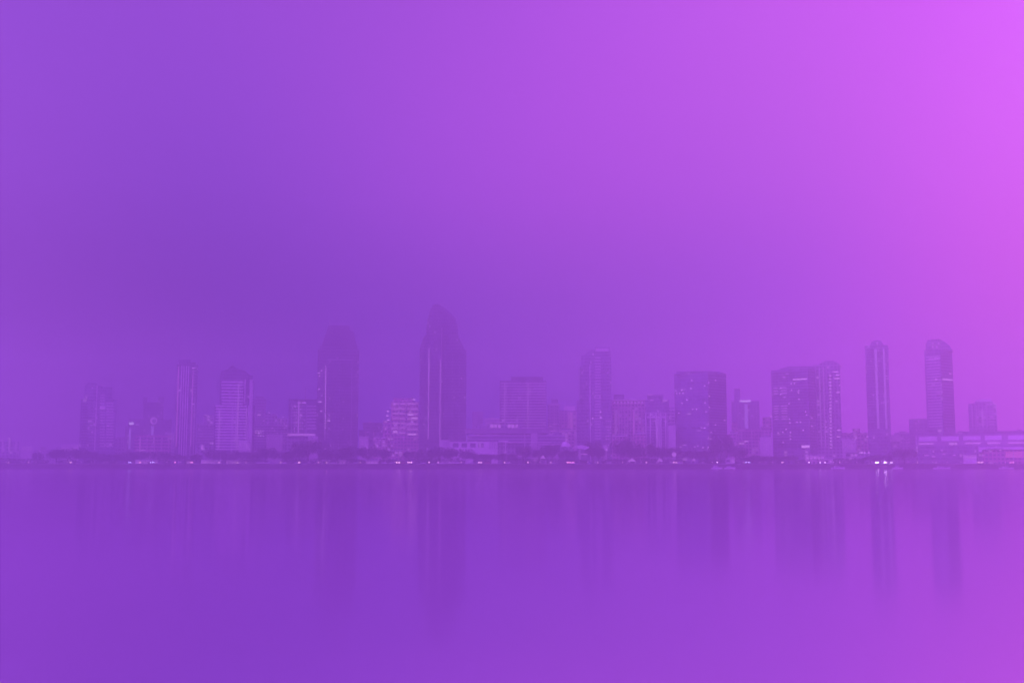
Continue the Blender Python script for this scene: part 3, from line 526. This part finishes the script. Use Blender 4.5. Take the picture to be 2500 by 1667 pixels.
# tented canopies (pale peaked roofs)
for x, y, wpx, lab in ((1325,1112,13,'pale peaked tent among the trees below the wide hotel slab'),(1541,1119,22,'low pale peaked tent below the corniced hotel'),(1609,1119,16,'pale peaked tent below the stepped hotel'),(172,1119,9,'small pale glowing tent below the leftmost condo'),(1692,1118,10,'pink tinted peaked tent below big dark slab')):
    b = B('tent', lab, x, 936, 'tent'); b.frus('canopy', 'soft', (x - wpx / 2, x + wpx / 2), (x - .6, x + .6), y + 7, y - 1, (0, 5, 2.2, 2.8)); 
    for sx in (-.45, .45): b.box('pole', 'white', x + wpx * sx - .4, x + wpx * sx + .4, y + 6.5, None, 0.3, .5); b.box('pole', 'white', x + wpx * sx - .4, x + wpx * sx + .4, y + 6.5, None, 4.5, 4.7)

# ------------------------------------------------------------------ trees
def tree_mesh(seed, lobes):
    rg = random.Random(seed); bm = bmesh.new()
    cl = []
    for i in range(lobes):
        a = rg.uniform(0, 6.28); r = math.sqrt(rg.random()) * 0.72
        cl.append((r * math.cos(a), r * math.sin(a), 0.44 + 0.36 * (1 - r * r) * rg.uniform(.6, 1.1) + rg.uniform(-.12, .05), rg.uniform(.20, .34)))
    for i in range(3000):
        cx, cy, cz, cr = rg.choice(cl)
        d = Vector((rg.gauss(0, 1), rg.gauss(0, 1), rg.gauss(0, .8))).normalized() * cr * rg.uniform(.55, 1.05)
        p = Vector((cx, cy, cz)) + d; p.z = max(.10, p.z)
        s = rg.uniform(.020, .045); q = Matrix.Rotation(rg.uniform(0, 6.28), 3, Vector((rg.gauss(0, 1), rg.gauss(0, 1), rg.gauss(0, 1))).normalized())
        vs = [bm.verts.new(p + q @ Vector(k)) for k in ((-s, 0, 0), (0, -s * .6, 0), (s, 0, 0), (0, s * .6, 0))]
        f = bm.faces.new(vs); f.material_index = 1 if rg.random() < .4 else 0
    crown = bpy.data.meshes.new('crown'); bm.to_mesh(crown); bm.free()
    for m in LEAF: crown.materials.append(m)
    bm = bmesh.new(); add_tube(bm, (0, 0, -.02), (0, 0, .34), .035, .024)
    for cx, cy, cz, cr in cl[:6]: add_tube(bm, (0, 0, .30), (cx * .8, cy * .8, cz * .95), .018, .007, 6)
    trunk = bpy.data.meshes.new('trunk'); bm.to_mesh(trunk); bm.free(); trunk.materials.append(M['bark'])
    return crown, trunk
TM = [tree_mesh(10 + i, 9 + 2 * i) for i in range(5)]
TREES = [  # x centre, half width px, top py, Y, label bit
 (92,13,1103,935,'small round tree left of the long dark tree at far left'),
 (137,20,1100,940,'left half of the dark tree pair below the far left sky gap'),
 (165,38,1095,930,'large spreading dark tree left of the leftmost condo base'),
 (207,28,1101,938,'dark spreading tree in front of the leftmost condo'),
 (243,24,1107,942,'low dark tree at right foot of the leftmost condo'),
 (283,26,1107,940,'low tree left of the wide pale pavilion'),
 (325,26,1104,946,'dark tree behind left end of the wide pale pavilion'),
 (366,28,1103,948,'dark tree behind middle of the wide pale pavilion'),
 (404,22,1104,944,'dark tree at foot of the rose coloured facade'),
 (440,22,1109,936,'low dark tree in front of the slim ribbed tower'),
 (474,20,1107,944,'low dark tree right of the slim ribbed tower base'),
 (510,28,1099,946,'tall dark tree behind pale pavilion with mast'),
 (552,26,1103,946,'dark tree in front of the balcony condo base'),
 (590,24,1101,942,'dark tree at right foot of the balcony condo'),
 (616,18,1104,938,'lower dark tree right of the balcony condo base'),
 (649,30,1092,944,'broad dark tree below the speckled midrise'),
 (695,22,1104,936,'low dark tree left of the tall round tree'),
 (722,24,1096,944,'dark tree leaning against left of the tall round tree'),
 (752,34,1074,940,'tall round dark tree, highest of the left park'),
 (792,20,1096,946,'dark tree just right of the tall round tree'),
 (822,26,1094,940,'dark tree below the second tallest tower'),
 (858,28,1092,944,'flat topped dark tree left of centre below small lit frames'),
 (898,30,1091,938,'broad dark tree right of the second tallest tower'),
 (935,18,1096,944,'dark tree left of the rose coloured house gap'),
 (1000,16,1100,942,'small dark tree right of the rose coloured house'),
 (1036,26,1096,940,'dark tree in front of the tallest tower base'),
 (1074,32,1093,944,'broad dark tree below the white podium'),
 (1118,32,1097,938,'dark tree right of the tallest tower base'),
 (1160,24,1106,944,'low dark tree below square dark openings'),
 (1198,26,1108,938,'low dark tree below the long hall'),
 (1238,22,1105,944,'low dark tree below right end of white podium'),
 (1276,28,1090,940,'dark tree below the lit upper lounge'),
 (1318,18,1096,946,'dark tree behind pale peaked tent'),
 (1348,30,1085,940,'tall dark tree below the wide hotel slab'),
 (1388,22,1098,946,'dark tree left of the curved pavilion'),
 (1448,22,1074,965,'tall dark tree behind the curved pavilion'),
 (1462,14,1092,938,'small dark tree right of the curved pavilion'),
 (1507,22,1073,945,'tall dark tree below left end of the corniced hotel'),
 (1534,14,1068,990,'narrow dark treetop before the corniced hotel'),
 (1540,24,1090,938,'dark tree below the corniced hotel'),
 (1572,26,1080,945,'dark tree left of the pale framed hotel base'),
 (1612,26,1092,940,'dark tree below the stepped hotel'),
 (1652,26,1093,945,'dark tree at left foot of the big dark slab'),
 (1692,26,1099,938,'dark tree in front of the big dark slab'),
 (1728,22,1100,944,'dark tree left of the tallest park tree'),
 (1760,27,1058,950,'tallest park tree, dark and narrow, before big dark slab'),
 (1796,24,1090,938,'dark tree right of the tallest park tree'),
 (1838,26,1112,936,'low dark shrubby tree below the warm midrise'),
 (1880,26,1113,936,'low dark tree at left foot of the twin slabs'),
 (1925,22,1113,938,'low dark tree left of the pink boathouse'),
 (2150,26,1108,945,'dark tree below left slim tower'),
 (2208,28,1096,935,'dark rounded tree left of the pier terminal'),
 (2126,16,1112,938,'small dark tree by the grey dockside hall'),
]
for i, (x, hw, yt, Y, lab) in enumerate(TREES):
    cx, cy, _ = place(x, 1130, Y); ztop = place(x, yt, Y)[2]; h = ztop - LAND; w = hw * Y / F * 1.5
    o = empty('park_tree', (cx, cy, LAND), rnd(0, 6.28)); tag(o, lab, 'tree', 'trees along the waterfront park')
    cm, tm = TM[i % 5]
    for nm, me in (('crown', cm), ('trunk', tm)):
        c = bpy.data.objects.new(nm, me); COL.objects.link(c); c.parent = o; c.scale = (w, w * .8, h * 1.06)
# low hedge of shrubs under the trees: nobody could count them
bm = bmesh.new(); rg = random.Random(3)
for i in range(30000):
    x = rg.uniform(-470, 300); g = 1.1 + .9 * math.sin(x * .07) + .6 * math.sin(x * .23 + 1)
    if g < 0.2: continue
    p = Vector((x, SHORE + rg.uniform(36, 48), LAND + rg.uniform(0, 2.6 + g))); s = rg.uniform(.3, .7)
    q = Matrix.Rotation(rg.uniform(0, 6.28), 3, Vector((rg.gauss(0, 1), rg.gauss(0, 1), rg.gauss(0, 1))).normalized())
    bm.faces.new([bm.verts.new(p + q @ Vector(k)) for k in ((-s, 0, 0), (0, -s * .6, 0), (s, 0, 0), (0, s * .6, 0))])
me = bpy.data.meshes.new('shrubs'); bm.to_mesh(me); bm.free(); me.materials.append(LEAF[0])
o = bpy.data.objects.new('shrubs', me); COL.objects.link(o); tag(o, 'dark band of shrubs under the waterfront trees', 'shrubs', kind='stuff')

# ------------------------------------------------------------------ parked cars
def car_proto(paint, lab):
    o = empty('parked_car', (0, 0, 0)); tag(o, lab, 'car', 'cars parked along the waterfront')
    bm = bmesh.new(); P = [(-2.2,.35),(-2.2,.8),(-1.9,.95),(-1.0,1.0),(-.45,1.5),(1.0,1.52),(1.7,1.05),(2.15,.95),(2.2,.35)]
    a = [bm.verts.new((x, -.85, z)) for x, z in P]; c = [bm.verts.new((x, .85, z)) for x, z in P]; n = len(P)
    for i in range(n): bm.faces.new((a[i], a[(i + 1) % n], c[(i + 1) % n], c[i]))
    bm.faces.new(a[::-1]); bm.faces.new(c); bmesh.ops.bevel(bm, geom=bm.edges[:], offset=.06, segments=2, affect='EDGES')
    link('body', bm, paint, o)
    bm = bmesh.new(); add_prism(bm, [(-.85, -.88), (1.35, -.88), (1.35, .88), (-.85, .88)], 1.03, 1.42, [(-.42, -.88), (.98, -.88), (.98, .88), (-.42, .88)]); link('windows', bm, M['glass'], o)
    for sx in (-1.35, 1.35):
        for sy in (-.9, .9):
            bm = bmesh.new(); add_tube(bm, (sx, sy - .1, .33), (sx, sy + .1, .33), .33, n=16); link('wheel', bm, M['rubber'], o)
    for sy in (-.6, .6):
        bm = bmesh.new(); add_box(bm, -2.24, -2.16, sy - .16, sy + .16, .62, .76); link('headlight', bm, M['glow'], o)
    return o
CARP = [None] * 5
CARS = [(632,'w','left end of a row below the speckled midrise'),(641,'s','second of that row below the speckled midrise'),(652,'w','middle of that row below the speckled midrise'),(664,'s','right end of that row below the speckled midrise'),
 (692,'w','between the group and the tall round tree'),(708,'b','left of the tall round tree trunk'),(724,'s','left of the small pale hut'),(812,'w','right of the hut below the second tallest tower'),(870,'s','left of the lit open shelter'),
 (938,'w','below the rose coloured house gap'),(955,'s','below the rose coloured house'),(985,'r','right of the rose coloured house'),(1002,'w','left of the tallest tower base'),(1032,'s','below the tallest tower'),
 (1072,'w','below the left end of the white podium'),(1088,'s','below the white podium stair block'),(1100,'w','below the first square dark opening'),(1116,'w','below the second square dark opening'),(1128,'b','below the third square dark opening'),(1140,'w','below the fourth square dark opening'),(1152,'s','right of the white row below the podium'),(1170,'w','below right part of the white podium'),(1190,'r','below the lit upper lounge'),(1240,'w','below the hotel slab left edge'),
 (1352,'s','right of the pale peaked tent'),(1398,'w','below the curved pavilion'),(1440,'u','right of the curved pavilion'),(1488,'w','below the stepped stair structure'),(1715,'s','below the big dark slab'),(1660,'w','left foot of the big dark slab')]
KEY = {'w': 0, 's': 1, 'b': 2, 'r': 3, 'u': 4}; CN = ['white', 'silver', 'black', 'red', 'blue']
for px, k, where in CARS:
    k = KEY[k]; lab = f'{CN[k]} car parked by the shore, {where}'
    if CARP[k] is None: CARP[k] = o = car_proto(CARCOL[k], lab)
    else: o = copy_tree(CARP[k]); o['label'] = lab
    Y = SHORE + rnd(19, 31); x, _, _ = place(px, 1130, Y); o.location = (x, Y, LAND + (.06 if Y > 922 else 0)); o.rotation_euler = (0, 0, random.choice((0, math.pi)) + rnd(-.1, .1))

# ------------------------------------------------------------------ promenade lamps
LAMP_GAIN = 0.12
def lamp(px, yh, col, s, w, lab, Y=SHORE + 12.5):
    x, _, zh = place(px, yh, Y); o = empty('promenade_lamp', (x, Y, LAND + .1)); tag(o, lab, 'lamp', 'lamps along the promenade')
    h = max(1.4, zh - LAND); n = max(1, round(w / 1.3))
    bm = bmesh.new(); add_tube(bm, (0, 0, -.3), (0, 0, h + .15), .08, .06); add_tube(bm, (0, 0, -.3), (0, 0, .15), .18, .12); link('post', bm, M['metal'], o)
    bm = bmesh.new(); add_tube(bm, (-w / 2, 0, h + .1), (w / 2, 0, h + .1), .05); link('arm', bm, M['metal'], o)
    for i in range(n):
        u = (i + .5) / n * w - w / 2
        bm = bmesh.new(); add_ball(bm, (u, -.2, h - .3), .36, 1.2); g = link('globe', bm, beam_mat(col, round(s * LAMP_GAIN, 1)), o)
        bm = bmesh.new(); add_tube(bm, (u, -.2, h + .02), (u, -.2, h + .22), .4, .12); link('cap', bm, M['metal'], g)
    return o
WARM, COOL, PINK, WHITE = (1.0, .45, .65), (.45, .38, 1.0), (1.0, .25, .5), (.9, .6, 1.0)
LAMPS = [ # px, strength, width m, colour, where
 (21,30,1.6,WARM,'at far left edge of the shore'),(69,25,1.6,WARM,'left of the small round tree'),(173,30,2,WARM,'below the leftmost condo tent'),(317,60,3,COOL,'bluish, left of the wide pale pavilion'),(342,40,1.8,PINK,'pinkish, before the wide pale pavilion'),(372,45,4,COOL,'bluish, before right half of wide pale pavilion'),
 (428,50,1.8,PINK,'reddish, below the slim ribbed tower'),(468,45,2.4,PINK,'reddish, before the warm lit shed'),(535,40,1.6,WARM,'before the pavilion with mast'),(580,45,1.6,WARM,'before pale shed by the balcony condo'),(601,30,1.6,WARM,'right of the pale shed by the balcony condo'),
 (685,30,1.6,WARM,'left of the tall round tree'),(730,45,2.2,WARM,'below the antenna building'),(778,20,1.6,WARM,'left below the second tallest tower'),(797,60,1.8,WARM,'below the second tallest tower'),(880,25,1.6,WARM,'left of the lit open shelter'),
 (972,45,4,WARM,'below the warm lit midrise'),(1000,50,4,WARM,'right of the rose coloured house'),(1047,40,1.8,WARM,'below lit strip of the tallest tower'),(1070,25,1.6,WARM,'right below the tallest tower'),(1126,20,1.6,WARM,'below the second square opening'),(1172,28,4,WARM,'below right end of white podium'),
 (1232,35,1.6,WARM,'below the hotel slab left edge'),(1289,50,1.6,WARM,'left of the pale peaked tent'),(1345,30,1.6,WARM,'right of the pale peaked tent'),(1393,42,6.5,PINK,'broad pink, below curved pavilion'),(1460,30,1.6,WARM,'right of the curved pavilion'),(1520,35,1.6,WARM,'below the corniced hotel'),
 (1578,30,1.6,WARM,'below the pale framed hotel'),(1648,30,4,WARM,'left below big dark slab'),(1751,60,1.2,WHITE,'below the tallest park tree'),(1825,35,5,COOL,'bluish, below warm tinted midrise'),(1910,25,2,WARM,'left foot of the twin slabs'),(1975,80,1.8,WHITE,'bright, left of the pink boathouse front'),(2002,80,1.8,WHITE,'bright, before the pink boathouse'),(2014,60,1.4,WHITE,'bright, right end of the pink boathouse'),
 (2050,30,1.6,WARM,'right of the pale annex'),(2141,300,3.0,WHITE,'brightest, left one of the two below left slim tower'),(2161,300,2.6,WHITE,'brightest, right one of the two below left slim tower'),(2176,70,2.0,WHITE,'bright, right of the brightest two'),(2240,30,1.6,WARM,'left end of the pier terminal'),(2392,30,6,WARM,'below the white roofed shed left end'),(2470,30,4,PINK,'pink, below the pink lit shed')]
for px, s, w, c, where in LAMPS: lamp(px, 1128.0, c, s, w, 'lit promenade lamp, ' + where)

# small bollard lights along the promenade edge
proto = None; rb = random.Random(5)
for k in range(70):
    px = 12 + k * 35.4 + rb.uniform(-11, 11); Y = SHORE + 15.5 + rb.uniform(0, 9); x, _, _ = place(px, 1130, Y)
    if proto is None:
        o = empty('bollard_light', (0, 0, 0)); tag(o, 'small lit bollard light, one of many scattered along the promenade', 'light', 'bollard lights along the promenade'); proto = o
        bm = bmesh.new(); add_tube(bm, (0, 0, -.2), (0, 0, 1.0), .11, .09); link('post', bm, M['metal'], o)
        bm = bmesh.new(); add_tube(bm, (0, 0, 1.0), (0, 0, 1.5), .24, .24); link('lens', bm, beam_mat((1.0, .48, .8), 1.2), o)
        bm = bmesh.new(); add_tube(bm, (0, 0, 1.5), (0, 0, 1.62), .28, .12); link('cap', bm, M['metal'], o)
    else: o = copy_tree(proto)
    o.location = (x, Y, LAND + .12)

# ------------------------------------------------------------------ boats and masts at the shore
def boat(px, Y, L, lab, mast=0.0, rz=0.0):
    x, _, _ = place(px, 1140, Y); o = empty('moored_boat', (x, Y, 0), rz); tag(o, lab, 'boat', 'boats moored along the shore')
    bm = bmesh.new(); n = 12; rings = []
    for i in range(n + 1):
        t = i / n; w = .17 * L * math.sin(math.pi * min(1, .22 + t * .78)) ** .8 + .01; xx = -L / 2 + L * t; zt = .9 + .5 * t * t
        rings.append([bm.verts.new(p) for p in ((xx, -w, zt), (xx, -w * .6, -.2), (xx, w * .6, -.2), (xx, w, zt))])
    for a, c in zip(rings, rings[1:]):
        for i in range(4): bm.faces.new((a[i], a[(i + 1) % 4], c[(i + 1) % 4], c[i]))
    bm.faces.new(rings[0]); bm.faces.new(rings[-1][::-1]); link('hull', bm, M['white'], o)
    bm = bmesh.new(); add_prism(bm, [(-L * .28, -L * .1), (L * .15, -L * .09), (L * .15, L * .09), (-L * .28, L * .1)], .85, 2.1, [(-L * .26, -L * .09), (L * .06, -L * .08), (L * .06, L * .08), (-L * .26, L * .09)]); cb = link('cabin', bm, M['white'], o)
    bm = bmesh.new(); add_prism(bm, [(-L * .25, -L * .105), (L * .12, -L * .095), (L * .12, L * .095), (-L * .25, L * .105)], 1.35, 1.8); link('cabin_window', bm, M['glass'], cb)
    if mast:
        bm = bmesh.new(); add_tube(bm, (L * .05, 0, .9), (L * .05, 0, mast), .09, .06); link('mast', bm, M['white'], o)
        bm = bmesh.new(); add_tube(bm, (L * .05, 0, 2.5), (-L * .38, 0, 2.6), .16); link('furled_sail', bm, M['pale'], o)
    return o
for a in ((1750,896,9,'white sailing boat with a mast below the tallest park tree',9),(1782,895,9,'white cabin boat right of the sailing boat below the tallest park tree',0),(2046,892,11,'long white cabin boat right of the pale annex',0),(2192,892,8,'small white boat just right of the brightest lamps',0),(2300,893,13,'long white boat before the pier terminal',0),(2458,893,12,'white boat before the pink lit shed',0)): boat(a[0], a[1], a[2], a[3], a[4], rnd(-.12, .12))
for px, yt, Y, lab in ((539,1104,934,'thin pale flagpole beside the flat pavilion below the balcony condo'),(776,1110,932,'short pale flagpole below the second tallest tower'),(1563,1116,932,'thin pole right of the low peaked tent'),(1236,1112,930,'thin flagpole below the hotel slab left edge')):
    x, _, z = place(px, yt, Y); o = empty('flagpole', (x, Y, LAND)); tag(o, lab, 'flagpole')
    bm = bmesh.new(); add_tube(bm, (0, 0, 0), (0, 0, z - LAND), .14, .08); link('pole', bm, M['white'], o)
    bm = bmesh.new(); add_ball(bm, (0, 0, z - LAND + .1), .2); link('finial', bm, M['white'], o)
# elevated sign disc among the trees
b = B('round_sign', 'pale round sign on a post below the stepped hotel right edge', 1644, 930, 'sign')
bm = bmesh.new(); add_tube(bm, (0, .25, b.z(1109)), (0, -.25, b.z(1109)), 1.9, n=24); b.part('disc', 'soft', bm); b.box('post', 'metal', 1643, 1645, 1113, None, .3, .6)

# ------------------------------------------------------------------ haze: one closed box of even violet air
bm = bmesh.new(); add_box(bm, -860, 860, -40, 1560, -2.2, 152)
hz = bpy.data.materials.new('haze_air'); hz.use_nodes = True; N = hz.node_tree.nodes; N.clear()
pv = N.new('ShaderNodeVolumePrincipled'); pv.inputs['Color'].default_value = (1.0, 1.0, 1.0, 1); pv.inputs['Density'].default_value = 0.0013; pv.inputs['Anisotropy'].default_value = 0.88
oo = N.new('ShaderNodeOutputMaterial'); hz.node_tree.links.new(pv.outputs[0], oo.inputs['Volume'])
tag(link('haze', bm, hz), kind='stuff')
